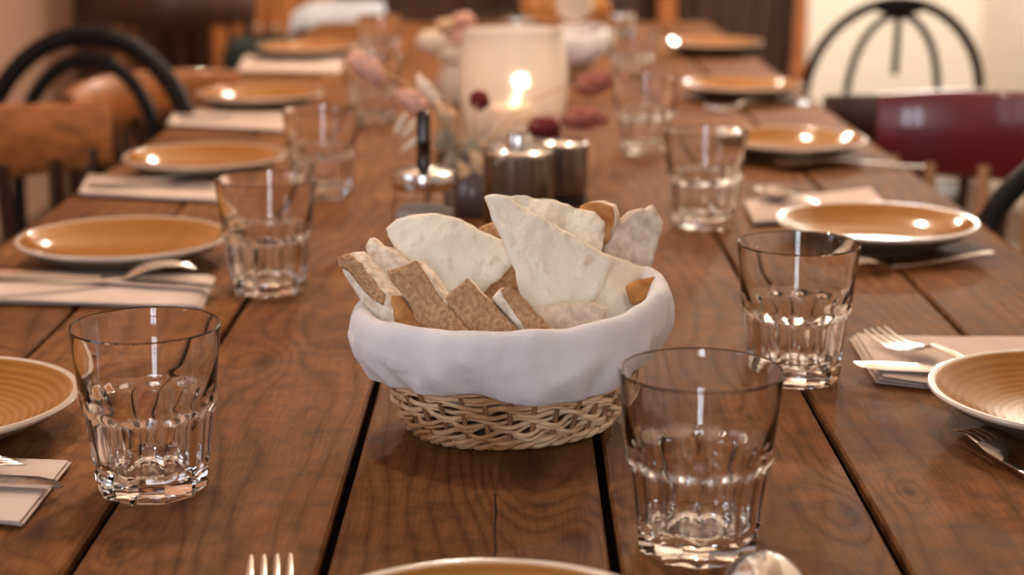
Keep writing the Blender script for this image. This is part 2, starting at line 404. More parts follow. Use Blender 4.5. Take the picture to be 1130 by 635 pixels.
# ------------------------------------------------------------------ glasses
def make_glass(label, group):
    root = empty('drinking_glass', (0, 0, TZ), 0, label, 'glass', group)
    Hh = 0.097; n = 10; seg = 120
    def Rc(z): return 0.0318 + (0.0425-0.0318)*(z/Hh)**0.9
    vs = []; fs = []
    def facet(z):                      # apothem / round radius
        if z < 0.042: return 0.930
        if z > 0.055: return 1.0
        t = (z-0.042)/0.013; return 0.930 + 0.070*(t*t)
    zs = [0.0, 0.0012, 0.003, 0.007, 0.011, 0.0125, 0.014, 0.016, 0.018, 0.024, 0.030, 0.036, 0.041, 0.0435, 0.046, 0.048, 0.050, 0.052, 0.054, 0.056, 0.058, 0.061, 0.066, 0.074, 0.084, 0.092, 0.0955]
    rows = []
    for z in zs:
        row = []
        for s in range(seg):
            a = 2*PI*s/seg; ph = (a % (2*PI/n)) - PI/n
            R = Rc(z); e = 0.0010*math.exp(-((z-0.054)/0.004)**2)
            q = min(R + e, (R*facet(z) + e)/math.cos(ph))
            if z <= 0.0125: q = min(q, R*0.965/math.cos(ph)*0.985); 
            if 0.011 < z < 0.0145: q -= 0.0012
            if z == 0: q -= 0.0015
            # shallow concave flute in each facet
            if 0.014 < z < 0.05: q -= 0.0014*math.cos(ph*n/2)*min(1, (z-0.014)/0.003, (0.05-z)/0.004)
            row.append((q, a, z))
        rows.append(row)
    # rim
    for r_, z in ((0.0425, 0.0965), (0.0418, 0.0975), (0.0410, 0.0968)):
        rows.append([(r_, 2*PI*s/seg, z) for s in range(seg)])
    for z in (0.092, 0.082, 0.070, 0.060, 0.054, 0.048, 0.040, 0.030, 0.022, 0.018):
        th = 0.0020 + 0.0034*max(0, min(1, 1-(z-0.050)/0.026))
        rr = Rc(z)-th
        rows.append([(rr, 2*PI*s/seg, z) for s in range(seg)])
    for r_, z in ((0.024, 0.0150), (0.019, 0.0135), (0.010, 0.0140), (0.004, 0.0142)):
        rows.append([(r_, 2*PI*s/seg, z) for s in range(seg)])
    for row in rows:
        for (q, a, z) in row: vs.append((q*math.cos(a), q*math.sin(a), z))
    for i in range(len(rows)-1):
        for s in range(seg):
            t = (s+1) % seg; fs.append((i*seg+s, i*seg+t, (i+1)*seg+t, (i+1)*seg+s))
    ci = len(vs); vs.append((0, 0, 0.0143)); b = (len(rows)-1)*seg
    for s in range(seg): fs.append((b+s, b+(s+1) % seg, ci))
    # underside, slightly domed
    for r_, z in ((0.022, 0.0012), (0.010, 0.0022)):
        for s in range(seg):
            a = 2*PI*s/seg; vs.append((r_*math.cos(a), r_*math.sin(a), z))
    u = ci+1
    for s in range(seg):
        t = (s+1) % seg; fs.append((s, u+s, u+t, t)); fs.append((u+s, u+seg+s, u+seg+t, u+t))
    cj = len(vs); vs.append((0, 0, 0.0024))
    for s in range(seg): fs.append((u+seg+s, cj, u+seg+(s+1) % seg))
    o = mesh('tumbler', vs, fs, M['glass'], root); auto(o, 24)
    return root
def at(px, ybase, dy=0.031):
    """thing whose front foot shows at (px, ybase)"""
    p = P(px, ybase); return Vector((p.x*(p.y+dy)/p.y, p.y+dy, TZ))
GG = 'faceted glass tumblers on the table'
g0 = make_glass('faceted glass tumbler in the left foreground, next to the cut-off plate', GG)
g0.location = at(170, 559.5); g0.rotation_euler.z = 0.10
for px, py, rz, lb in [
    (768, 630, 0.25, 'large faceted tumbler in the right foreground, nearest the camera of all glasses'),
    (875, 431, 0.42, 'faceted tumbler between the right front plate and the bread basket'),
    (297, 330, 0.1, 'faceted tumbler at the right edge of the second plate on the left'),
    (776, 256, 0.3, 'faceted tumbler to the left of the third plate on the right'),
    (356, 222, 0.0, 'blurred tumbler right of the third plate on the left'),
    (711, 172, 0.2, 'blurred tumbler behind the mauve dried flowers on the right'),
    (412, 138, 0.1, 'blurred tumbler behind the pink dried flowers on the left'),
    (697, 97, 0.1, 'far blurred tumbler beside the second bread basket on the right'),
    (420, 76, 0.2, 'farthest blurred tumbler on the left beside the last plate')]:
    dup(g0, at(px, py), rz, lb, group=GG)

# ------------------------------------------------------------------ plates
def make_plate(label, group):
    root = empty('plate', (0, 0, TZ), 0, label, 'plate', group)
    R = 0.096
    k = MB()
    k.lathe([(0, 0.002), (0.044, 0.002), (0.046, 0.0), (0.050, 0.0), (0.052, 0.003), (0.066, 0.008), (0.082, 0.015), (R-0.004, 0.0215),
             (R-0.001, 0.0232), (R, 0.0248), (R-0.0008, 0.0262), (R-0.0035, 0.0264), (R-0.0052, 0.0256)], 96)
    ou = k.build('body', M['porcelain'], root)
    ou.data.materials.append(M['underside'])
    for p in ou.data.polygons:
        if math.hypot(p.center.x, p.center.y) < R-0.006 and p.center.z < 0.022: p.material_index = 1
    k = MB()
    k.lathe([(R-0.0050, 0.0257), (R-0.007, 0.0247), (0.082, 0.0185), (0.068, 0.0118), (0.056, 0.0082), (0.040, 0.0066), (0.02, 0.006), (0, 0.006)], 96)
    k.build('glazed_well', M['glaze'], root)
    return root
PG = 'ochre plates around the table'
zr = TZ+0.0255
def pc(px, py): p = P(px, py, zr); return Vector((p.x, p.y, TZ))
pl0 = make_plate('ochre ridged plate cut off by the left edge in the foreground', PG); pl0.location = pc(-84, 438)
for px, py, s, lb in [
    (136, 261, 1.0, 'ochre plate second from the front on the left, above the knife and fork napkin'),
    (226, 171, 1.0, 'ochre plate third from the front along the left side'),
    (287, 102, 1.02, 'ochre plate fourth from the front along the left side'),
    (340, 51, 1.05, 'farthest ochre plate on the left side'),
    (1194, 430, 1.0, 'ochre ridged plate cut off by the right edge in the foreground'),
    (968, 243, 1.0, 'ochre plate second from the front on the right, before the red chair'),
    (872, 152, 1.0, 'ochre plate third from the front along the right side'),
    (819, 92, 1.02, 'ochre plate fourth from the front along the right side'),
    (787, 46, 1.05, 'farthest ochre plate on the right side'),
    (540, 713, 1.0, 'ochre plate at the head of the table, only its far rim in view')]:
    dup(pl0, pc(px, py), random.random(), lb, group=PG, scale=(s, s, s))

# ------------------------------------------------------------------ cutlery
def strip(k, st, seg=8):
    vs = []; fs = []
    for (y, w, z, t) in st:
        for q in range(seg):
            a = 2*PI*(q+0.5)/seg; vs.append((w/2*math.cos(a)/math.cos(PI/seg)*0.97, y, z + t/2*math.sin(a)))
    for i in range(len(st)-1):
        for q in range(seg):
            r_ = (q+1) % seg; fs.append((i*seg+q, i*seg+r_, (i+1)*seg+r_, (i+1)*seg+q))
    fs.append(tuple(range(seg))); fs.append(tuple((len(st)-1)*seg+q for q in range(seg)))
    k.add(vs, fs)
def handle(k, n=14, L0=-0.190, L1=-0.062, z1=0.012, w0=0.0145, w1=0.0055):
    st = [(L0, 0.008, 0.0015, 0.002)]
    for i in range(n+1):
        t = i/n; y = L0+0.002+(L1-L0-0.002)*t
        w = w0*(1-t)**1.1 + w1*(1-(1-t)**1.1)
        z = 0.002 + (z1-0.002)*math.sin(PI/2*t)**1.6
        st.append((y, w, z, 0.0028))
    strip(k, st); return st[-1]
def make_fork():
    r = empty('fork', (0, 0, 0)); k = MB(); handle(k); k.build('handle', M['steel'], r)
    k = MB()
    strip(k, [(-0.064, 0.006, 0.012, 0.0028), (-0.060, 0.010, 0.0105, 0.0026), (-0.055, 0.020, 0.0075, 0.0022), (-0.049, 0.0245, 0.005, 0.002), (-0.042, 0.0250, 0.0035, 0.002)])
    for j in range(4):
        x = (j-1.5)*0.0066
        kk = MB()
        st = [(-0.043, 0.0044, 0.0036, 0.002), (-0.03, 0.0038, 0.0022, 0.0018), (-0.015, 0.0034, 0.003, 0.0017), (-0.003, 0.0026, 0.0062, 0.0015), (0, 0.0012, 0.0072, 0.001)]
        strip(kk, st); k.add([v + Vector((x, 0, 0)) for v in kk.v], kk.f)
    k.build('tines', M['steel'], r); return r
def bowl(k, L=0.058, Wd=0.040, dep=0.011, n=16, m=40):
    vs = []; fs = []
    for side in (0, 1):
        for i in range(n+1):
            q = i/n
            for j in range(m):
                a = 2*PI*j/m
                yy = math.sin(a); xx = math.cos(a)*(1-0.12*yy*(1 if yy > 0 else -1.0)*abs(yy))
                vs.append((Wd/2*xx*q, -L/2 + L/2*yy*q, 0.0125 - dep*(1-q*q) + (0 if side else -0.0013)))
    for side in (0, 1):
        o = side*(n+1)*m
        for i in range(n):
            for j in range(m):
                t = (j+1) % m; fs.append((o+i*m+j, o+i*m+t, o+(i+1)*m+t, o+(i+1)*m+j))
    o = (n+1)*m
    for j in range(m):
        t = (j+1) % m; fs.append((n*m+j, n*m+t, o+n*m+t, o+n*m+j))
    k.add(vs, fs)
def make_spoon():
    r = empty('spoon', (0, 0, 0)); k = MB(); handle(k, L1=-0.055, z1=0.0125); k.build('handle', M['steel'], r)
    k = MB(); bowl(k); b = k.build('bowl', M['steel'], r, ang=50); return r
def make_knife():
    r = empty('table_knife', (0, 0, 0)); k = MB()
    strip(k, [(-0.215, 0.010, 0.004, 0.005), (-0.212, 0.017, 0.004, 0.007), (-0.18, 0.018, 0.0045, 0.007), (-0.14, 0.014, 0.0045, 0.007), (-0.112, 0.011, 0.0045, 0.007), (-0.108, 0.013, 0.0045, 0.006)])
    k.build('handle', M['steel'], r)
    k = MB()
    vs = []; fs = []
    st = [(-0.110, -0.006, 0.006), (-0.095, -0.009, 0.006), (-0.05, -0.0105, 0.0065), (-0.02, -0.010, 0.0066), (-0.008, -0.005, 0.0066), (-0.002, 0.001, 0.006), (0, 0.004, 0.005)]
    for (y, xa, xb) in st:
        for (x, z) in ((xa, 0.0035), ((xa+xb)/2, 0.0025), (xb, 0.0026), (xb, 0.0046), ((xa+xb)/2, 0.0046)): vs.append((x, y, z))
    for i in range(len(st)-1):
        for q in range(5):
            fs.append((i*5+q, i*5+(q+1) % 5, (i+1)*5+(q+1) % 5, (i+1)*5+q))
    fs.append(tuple(range(5))); fs.append(tuple((len(st)-1)*5+q for q in range(5)))
    k.add(vs, fs); k.build('blade', M['steel'], r); return r
protos = {}
def cutlery(kind, tip, end, label, z=0.0, flip=False, roll=0, pitch=0):
    """tip: pixel of the tip; end: any pixel along the handle (direction)"""
    a = P(tip[0], tip[1], TZ+z+0.003); b = P(end[0], end[1], TZ+z+0.003)
    d = a-b; rz = math.atan2(-d.x, d.y)
    if kind not in protos:
        protos[kind] = {'fork': make_fork, 'spoon': make_spoon, 'knife': make_knife}[kind](); o = protos[kind]
    else: o = dup(protos[kind])
    o.location = (a.x, a.y, TZ+z + (0.014 if flip else 0.0)); o.rotation_euler = (pitch, (PI if flip else 0)+roll, rz)
    tag(o, label, {'fork': 'fork', 'spoon': 'spoon', 'knife': 'knife'}[kind], {'fork': 'forks on the table', 'spoon': 'spoons on the table', 'knife': 'knives on the table'}[kind])
    return o
NZ = 0.0062
def napkin(cs, label, seed, layers=3, curl=0):
    pts = [P(x, y) for x, y in cs]              # tl, tr, br, bl
    c = sum(pts, Vector())/4; k = MB(); nx, ny = 28, 12
    for l in range(layers):
        z0 = 0.0006 + l*0.0019; vs = []; fs = []
        for s in (0, 1):
            for j in range(ny+1):
                for i in range(nx+1):
                    u, v = i/nx, j/ny
                    p = (pts[0]*(1-u)+pts[1]*u)*(1-v) + (pts[3]*(1-u)+pts[2]*u)*v
                    off = Vector((0.0022*l*math.sin(seed+l), -0.0024*l + 0.0012*noise.noise(Vector((u*3, seed, l))), 0))
                    lift = 0.0007*noise.noise(Vector((u*4+seed, v*2, l*0.3))) + curl*max(0, 0.25-u)*l*0.004
                    e = 0.0004 if (i in (0, nx) or j in (0, ny)) else 0.0
                    vs.append(p - c + off + Vector((0, 0, z0 + max(0, lift) + (0.0014-e if s else e))))
        n1 = (nx+1)*(ny+1)
        for s in (0, 1):
            for j in range(ny):
                for i in range(nx):
                    q = s*n1 + j*(nx+1)+i; fs.append((q, q+1, q+nx+2, q+nx+1))
        per = [i for i in range(nx)] + [j*(nx+1)+nx for j in range(ny)] + [ny*(nx+1)+i for i in range(nx, 0, -1)] + [j*(nx+1) for j in range(ny, 0, -1)]
        for q in range(len(per)):
            a, b = per[q], per[(q+1) % len(per)]; fs.append((a, b, b+n1, a+n1))
        k.add(vs, fs)
    o = k.build('napkin', M['napkin'], ang=60); o.location = (c.x, c.y, TZ)
    tag(o, label, 'napkin', 'folded paper napkins'); return o
napkin([(-70, 509), (77, 515), (24, 583), (-130, 572)], 'folded beige paper napkin at the left edge in the foreground', 1.0)
napkin([(-60, 300), (238, 309), (224, 343), (-70, 334)], 'beige napkin below the second plate on the left, under a fork and knife', 2.3)
napkin([(103, 197), (246, 203), (243, 225), (92, 217)], 'beige napkin below the third plate on the left', 3.1)
napkin([(196, 121), (316, 127), (314, 147), (186, 140)], 'blurred beige napkin below the fourth plate on the left', 4.2)
napkin([(270, 64), (378, 66), (374, 83), (262, 80)], 'far beige napkin below the farthest plate on the left', 5.5)
napkin([(937, 376), (1150, 378), (1165, 447), (966, 424)], 'beige napkin beside the front plate on the right, under a fork and knife', 6.1, curl=1)
napkin([(822, 226), (960, 212), (985, 240), (832, 250)], 'beige napkin tucked behind the second plate on the right', 7.7)
cutlery('knife', (73, 535), (0, 532), 'knife pointing right on the front left napkin', NZ)
cutlery('fork', (18, 516), (-30, 530), 'fork lying beside the knife on the front left napkin', NZ, flip=True)
cutlery('knife', (243, 318), (100, 309), 'knife lying across the napkin below the second left plate', NZ)
cutlery('fork', (214, 299), (40, 316), 'fork lying on the napkin below the second left plate', NZ+0.003, flip=True)
cutlery('knife', (240, 206), (140, 204), 'knife on the napkin below the third left plate', NZ).scale = (0.7, 0.7, 0.7)
cutlery('fork', (228, 197), (130, 203), 'fork on the napkin below the third left plate', NZ+0.002, flip=True).scale = (0.7, 0.7, 0.7)
cutlery('knife', (312, 131), (230, 130), 'blurred knife on the napkin below the fourth left plate', NZ).scale = (0.7, 0.7, 0.7)
cutlery('knife', (360, 69), (300, 68), 'blurred knife on the far left napkin', NZ).scale = (0.7, 0.7, 0.7)
cutlery('knife', (96, 421), (-50, 431), 'knife tip poking out from under the front left plate', 0).scale = (0.7, 0.7, 0.7)
cutlery('fork', (964, 368), (1060, 400), 'fork with raised tip on the front right napkin', NZ+0.004, flip=False, pitch=0.05)
cutlery('knife', (942, 404), (1080, 409), 'knife under the fork on the front right napkin', NZ)
cutlery('fork', (1061, 483), (1140, 531), 'fork lying on bare wood below the front right plate', 0, flip=True).scale = (0.8, 0.8, 0.8)
cutlery('fork', (925, 300), (1040, 293), 'fork lying on bare wood below the second right plate', 0, flip=True).scale = (0.8, 0.8, 0.8)
cutlery('spoon', (840, 214), (900, 232), 'spoon tip poking out behind the second right plate', NZ)
cutlery('spoon', (852, 186), (960, 184), 'blurred spoon below the third plate on the right', 0)
cutlery('fork', (782, 121), (850, 116), 'blurred fork below the fourth plate on the right', 0)
cutlery('fork', (299, 621), (297, 645), 'fork whose tines peek into the bottom edge, left of the head plate', 0)
cutlery('spoon', (842, 611), (850, 680), 'spoon with round shiny bowl at the bottom edge below the nearest tumbler', 0.004, flip=True)

# ------------------------------------------------------------------ wicker basket
def oval(a, b, rot, t): 
    x, y = a*math.cos(t), b*math.sin(t); return Vector((x*math.cos(rot)-y*math.sin(rot), x*math.sin(rot)+y*math.cos(rot), 0))
BROT = math.radians(23)
def bas(z):     # semi axes of the wicker wall at height z
    t = max(0, z)/0.074
    return (0.071 + 0.033*t**0.8, 0.055 + 0.028*t**0.8)
def make_basket(loc, label, group):
    root = empty('wicker_basket', loc, 0, label, 'basket', group)
    NS = 32; k = MB(); rows = 12
    for r_ in range(rows):
        z = 0.007 + 0.066*r_/(rows-1); a, b = bas(z); pts = []
        n = NS*6
        for i in range(n):
            t = 2*PI*i/n
            off = 0.0030*math.cos(t*NS/2*1.0 + (PI if r_ % 2 else 0) + 0.5*math.sin(r_*2.3))
            zz = z + 0.0028*noise.noise(Vector((t*3.5, r_*5.0, 0))) + 0.0010*math.sin(t*NS/2+r_*2.0)
            p = oval(a+off, b+off, BROT, t); pts.append((p.x, p.y, zz))
        k.tube(pts, [0.0016+0.0005*noise.noise(Vector((i*0.11, r_*3.3, 7))) for i in range(n)], 7, True)
        pts2 = []
        for i in range(n):
            t = 2*PI*i/n
            off = 0.0026*math.cos(t*NS/2 + (PI if r_ % 2 else 0) + 0.3*math.sin(r_) + 2.2)
            zz = z + 0.0028 + 0.0030*noise.noise(Vector((t*5, r_*7.0, 3))) + 0.0012*math.sin(t*NS/2+r_*2.0+1.5)
            p = oval(a+off, b+off, BROT, t); pts2.append((p.x, p.y, zz))
        k.tube(pts2, [0.0012+0.0005*noise.noise(Vector((i*0.13, r_*4.3, 2))) for i in range(n)], 7, True)
    k.build('woven_wall', M['wicker'], root)
    k = MB()
    for i in range(NS):
        t = 2*PI*(i+0.25)/NS; pts = []
        for z in (0.002, 0.02, 0.04, 0.06, 0.076):
            a, b = bas(z); p = oval(a, b, BROT, t); pts.append((p.x, p.y, z))
        k.tube(pts, 0.0018, 6)
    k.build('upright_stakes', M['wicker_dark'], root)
    k = MB()
    for ph in (0, 2.09, 4.19):
        pts = []
        for i in range(240):
            t = 2*PI*i/240; w = t*11 + ph
            p = oval(0.0725+0.0026*math.cos(w), 0.0565+0.0026*math.cos(w), BROT, t)
            pts.append((p.x, p.y, 0.0052 + 0.0026*math.sin(w)))
        k.tube(pts, 0.0018, 7, True)
    k.build('base_braid', M['wicker'], root)
    k = MB(); vs = []; fs = []
    for z in (0.003, 0.006):
        vs.append((0, 0, z))
        for i in range(64):
            p = oval(0.071, 0.055, BROT, 2*PI*i/64); vs.append((p.x, p.y, z))
    for i in range(64):
        j = (i+1) % 64
        fs += [(0, 1+j, 1+i), (65, 66+i, 66+j), (1+i, 1+j, 66+j, 66+i)]
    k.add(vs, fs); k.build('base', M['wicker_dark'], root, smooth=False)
    return root
def make_cloth(loc, label, group):
    n = 200; prof = 36; vs = []; fs = []
    for i in range(n):
        t = 2*PI*i/n; wa = t + BROT
        front = max(0, -math.sin(wa))                      # 1 towards the camera
        for j in range(prof):
            s = j/(prof-1)
            if s < 0.35:      # inside wall up
                q = s/0.35; off = -0.040*(1-q)**1.5 - 0.0045; z = 0.022 + 0.050*q**0.9
            elif s < 0.6:     # roll over the rim
                q = (s-0.35)/0.25; ang = PI*q
                off = -0.0045 + 0.0115*(1-math.cos(ang))/2*1.35; z = 0.072 + 0.0125*math.sin(ang) - 0.003*q
            else:             # hanging outside
                q = (s-0.6)/0.4
                hem = 0.044 + 0.003*math.sin(2*t+1.0) + 0.0025*math.sin(5*t) - 0.004*front + 0.001*math.sin(11*t)
                z = 0.069 + (hem-0.069)*q
                off = 0.011 + 0.003*math.sin(PI*q) - 0.0105*q**1.3
            z += 0.011*max(0, math.cos(wa-0.35))**2*(1 if 0.2 < s < 0.75 else (s/0.2 if s <= 0.2 else max(0, 1-(s-0.75)*4)))
            a, b = bas(0.074)
            nzv = noise.noise(Vector((math.cos(t)*3.2, math.sin(t)*3.2, s*2.5+1))) 
            nz2 = noise.noise(Vector((math.cos(t)*9, math.sin(t)*9, s*5)))
            fold = 0.0026*nzv + 0.0018*nz2 + 0.0007*noise.noise(Vector((math.cos(t)*22, math.sin(t)*22, s*14)))
            if s > 0.55:
                # slanting drape folds
                w_ = math.sin(t*9 + 5*s + 2.5*nzv); fold += 0.0022*w_*min(1, (s-0.55)*4)
                fold += 0.0016*math.sin(t*23 - 9*s)*min(1, (s-0.6)*3 if s > 0.6 else 0)
            p = oval(a+off+fold, b+off+fold, BROT, t)
            vs.append((p.x, p.y, z + 0.0030*nzv*(1 if 0.3 < s < 0.8 else 0.3)))
    for i in range(n):
        i2 = (i+1) % n
        for j in range(prof-1):
            fs.append((i*prof+j, i2*prof+j, i2*prof+j+1, i*prof+j+1))
    c = len(vs); vs.append((0, 0, 0.020))
    for i in range(n): fs.append((i*prof, c, ((i+1) % n)*prof))
    o = mesh('basket_cloth', vs, fs, M['cloth'])
    m = o.modifiers.new('thick', 'SOLIDIFY'); m.thickness = 0.0014; m.offset = 0
    m = o.modifiers.new('sub', 'SUBSURF'); m.levels = 1; m.render_levels = 1
    o.location = loc; tag(o, label, 'cloth', group); return o
BC = P(566, 360, TZ+0.066); BL = Vector((BC.x, BC.y, TZ)); BS = 0.925
bk = make_basket(BL, 'oval wicker bread basket in the middle foreground', 'wicker bread baskets')
cl = make_cloth(BL, 'white linen cloth lining the front bread basket', 'basket lining cloths')
bk.scale = (BS*0.97, BS*0.97, BS*1.08); cl.scale = (BS*0.97, BS*0.97, BS*1.08)
b2 = P(612, 38, TZ+0.08); B2 = Vector((b2.x, b2.y, TZ))
dup(bk, B2, 0.3, 'blurred second wicker bread basket behind the candle lantern', group='wicker bread baskets')
c2 = dup(cl, B2, 0.3, 'white linen cloth in the far second bread basket', group='basket lining cloths')

# ------------------------------------------------------------------ bread
def inside(p, poly):
    c = False; n = len(poly)
    for i in range(n):
        a, b = poly[i], poly[i-1]
        if (a[1] > p[1]) != (b[1] > p[1]) and p[0] < (b[0]-a[0])*(p[1]-a[1])/(b[1]-a[1])+a[0]: c = not c
    return c
def near(p, poly):
    best = None
    for i in range(len(poly)):
        a, b = poly[i-1], poly[i]; dx, dy = b[0]-a[0], b[1]-a[1]; l = dx*dx+dy*dy
        t = 0 if l == 0 else max(0, min(1, ((p[0]-a[0])*dx+(p[1]-a[1])*dy)/l))
        q = (a[0]+t*dx, a[1]+t*dy); d = math.hypot(q[0]-p[0], q[1]-p[1])
        if best is None or d < best[0]: best = (d, q)
    return best
def rough(poly, amp, seed, step=0.004):
    out = []
    for i in range(len(poly)):
        a, b = poly[i], poly[(i+1) % len(poly)]; L_ = math.hypot(b[0]-a[0], b[1]-a[1]); n = max(1, int(L_/step))
        for j in range(n):
            t = j/n; x, y = a[0]+(b[0]-a[0])*t, a[1]+(b[1]-a[1])*t
            out.append((x+amp*noise.noise(Vector((x*230, y*230, seed))), y+amp*noise.noise(Vector((x*230, y*230, seed+9)))))
    return out
def gridslab(poly, thick, back, bend, amp, seed, cell, bumpscale=90, edge=0.55, rnd=0.003):
    """closed slab in local (u, v, n); front face towards +n"""
    xs = [p[0] for p in poly]; ys = [p[1] for p in poly]; x0, y0 = min(xs), min(ys)
    nx = int((max(xs)-x0)/cell)+2; ny = int((max(ys)-y0)/cell)+2
    cells = [(i, j) for i in range(nx) for j in range(ny) if inside((x0+(i+0.5)*cell, y0+(j+0.5)*cell), poly)]
    cs = set(cells); idx = {}; info = []
    def vid(i, j):
        if (i, j) not in idx:
            p = (x0+i*cell, y0+j*cell)
            bnd = not all((i+a, j+b) in cs for a in (-1, 0) for b in (-1, 0))
            d, q = near(p, poly)
            if bnd: p = q; d = 0
            idx[(i, j)] = len(info); info.append((p[0], p[1], d, bnd))
        return idx[(i, j)]
    quads = [(vid(i, j), vid(i+1, j), vid(i+1, j+1), vid(i, j+1)) for i, j in cells]
    vs = []; n = len(info)
    for side in (0, 1):
        for (u, v, d, bnd) in info:
            f = min(1, d/rnd); f = edge + (1-edge)*math.sqrt(max(0, 1-(1-f)**2))
            nn = amp*noise.noise(Vector((u*bumpscale, v*bumpscale, seed+side*5))) + 0.6*amp*noise.noise(Vector((u*bumpscale*2.7, v*bumpscale*2.7, seed)))
            z = bend(u, v) + (-back - thick/2) + (thick/2*f + nn)*(1 if side == 0 else -1)
            vs.append(Vector((u, v, z)))
    fs = [tuple(q) for q in quads] + [tuple(x+n for x in q[::-1]) for q in quads]
    cnt = {}
    for q in quads:
        for a in range(4):
            e = (q[a], q[(a+1) % 4]); cnt[tuple(sorted(e))] = cnt.get(tuple(sorted(e)), []) + [e]
    for k_, l in cnt.items():
        if len(l) == 1:
            a, b = l[0]; fs.append((b, a, a+n, b+n))
    return vs, fs
def bread(name, pxs, Y, yaw, tilt, thick, mcore, label, cat='bread', mface=None, face_t=0.0025, bend=None, amp=0.0006, seed=1.0, cell=0.0016, rg=0.0012, group=None, bumpscale=90, crust_px=None):
    """outline seen at the pixels pxs, on a plane through the centroid at distance Y; yaw turns, tilt leans back"""
    pxs = [(370 + x/2.968, 200 + y/2.968) for x, y in pxs]
    cx = sum(p[0] for p in pxs)/len(pxs); cy = sum(p[1] for p in pxs)/len(pxs)
    o = PY(cx, cy, Y)
    R = Matrix.Rotation(yaw, 3, 'Z') @ Matrix.Rotation(PI/2 - tilt, 3, 'X')
    u, v, n = R @ Vector((1, 0, 0)), R @ Vector((0, 1, 0)), R @ Vector((0, 0, 1))
    poly = []
    for x, y in pxs:
        d = ray(x, y); t = (o-CAM).dot(n)/d.dot(n); q = CAM + d*t - o; poly.append((q.dot(u), q.dot(v)))
    if rg: poly = rough(poly, rg, seed)
    bend = bend or (lambda a, b: 0)
    MW = Matrix.Translation(o) @ R.to_4x4()
    vs, fs = gridslab(poly, thick, face_t*0.8 if mface else 0, bend, amp, seed, cell, bumpscale)
    ob = mesh(name, vs, fs, mcore); ob.matrix_world = MW
    tag(ob, label, cat, group)
    if mface:
        if crust_px:
            poly = []
            for x, y in crust_px:
                d = ray(370+x/2.968, 200+y/2.968); t = (o-CAM).dot(n)/d.dot(n); q = CAM + d*t - o; poly.append((q.dot(u), q.dot(v)))
            poly = rough(poly, rg, seed+1)
        vs, fs = gridslab(poly, face_t, 0, bend, amp*2, seed+3, cell, 70)
        c = mesh('crust', vs, fs, mface, ob); c['label'] = 'brown crust'
    return ob
BG = 'bread in the front basket'
Yc = BC.y
fb = M['flatbread']
# back row first
bread('bread_slice', [(880, 215), (905, 165), (980, 92), (1045, 84), (1078, 130), (1062, 200), (1040, 300), (960, 330), (900, 300)], Yc+0.060, 0.25, 0.25, 0.014, M['greycrumb'], 'grey crumbed bread slice sticking up at the right rear of the basket', seed=2.0, rg=0.0022, group=BG)
bread('bread_chunk', [(800, 80), (850, 60), (905, 85), (912, 110), (900, 190), (860, 230), (800, 200)], Yc+0.058, -0.3, 0.1, 0.016, M['crumb'], 'small brown crusted bread end between the flatbread and the grey slice', mface=M['crust_orange'], seed=3.0, rg=0.0025, group=BG)
bread('flatbread_piece', [(535, 48), (600, 46), (720, 62), (850, 98), (885, 130), (880, 215), (840, 260), (700, 220), (600, 150)], Yc+0.045, 0.1, 0.55, 0.014, M['crumb'], 'puffy browned flatbread piece behind the large white wedge', mface=fb, bend=lambda a, b: 0.005*noise.noise(Vector((a*45, b*45, 1))), amp=0.0012, seed=4.0, group=BG)
bread('bread_slice', [(465, 150), (540, 120), (620, 200), (640, 400), (560, 420), (480, 400), (450, 260)], Yc+0.028, -0.2, 0.2, 0.016, M['crust'], 'brown bread piece deep in the basket between the two flatbreads', seed=5.0, group=BG)
bread('bread_slice', [(92, 200), (110, 188), (200, 240), (240, 280), (240, 420), (150, 400), (88, 300), (100, 250)], Yc+0.005, -0.35, 0.15, 0.013, M['crumb'], 'pale crumb slice at the left behind the crusty sticks', seed=6.0, rg=0.002, group=BG)
# left flatbread
bread('flatbread_piece', [(160, 150), (195, 118), (240, 105), (330, 102), (380, 112), (430, 135), (545, 188), (577, 238), (572, 272), (530, 315), (485, 352), (440, 400), (330, 420), (270, 330), (215, 262), (180, 200)], Yc+0.012, -0.12, 0.42, 0.007, fb,
      'pale folded flatbread piece on the left of the basket', bend=lambda a, b: -0.009*(a/0.05)**2 + 0.003*noise.noise(Vector((a*30, b*30, 4))) - 0.06*max(0, b-0.012), seed=7.0, amp=0.0024, rg=0.0014, bumpscale=34, group=BG)
# folded right flatbread, then the large wedge
bread('flatbread_piece', [(850, 225), (905, 238), (985, 262), (1040, 285), (1062, 320), (1020, 400), (960, 440), (880, 480), (800, 470), (820, 400)], Yc+0.020, 0.45, 0.45, 0.010, fb,
      'beige flatbread fold at the right side of the basket', bend=lambda a, b: -0.010*(a/0.03)**2 + 0.003*noise.noise(Vector((a*40, b*40, 2))), seed=8.0, group=BG)
bread('bread_chunk', [(965, 335), (1000, 318), (1060, 310), (1066, 360), (1030, 390), (985, 400)], Yc+0.012, 0.3, 0.4, 0.012, M['crust_orange'], 'small golden crust piece at the right rim of the basket', seed=9.0, group=BG)
bread('bread_slice', [(650, 440), (720, 400), (850, 395), (890, 420), (880, 500), (800, 520), (690, 520)], Yc-0.035, 0.1, 0.3, 0.012, M['greycrumb'], 'grey crumb slice low at the front right of the basket', seed=10.0, rg=0.002, group=BG)
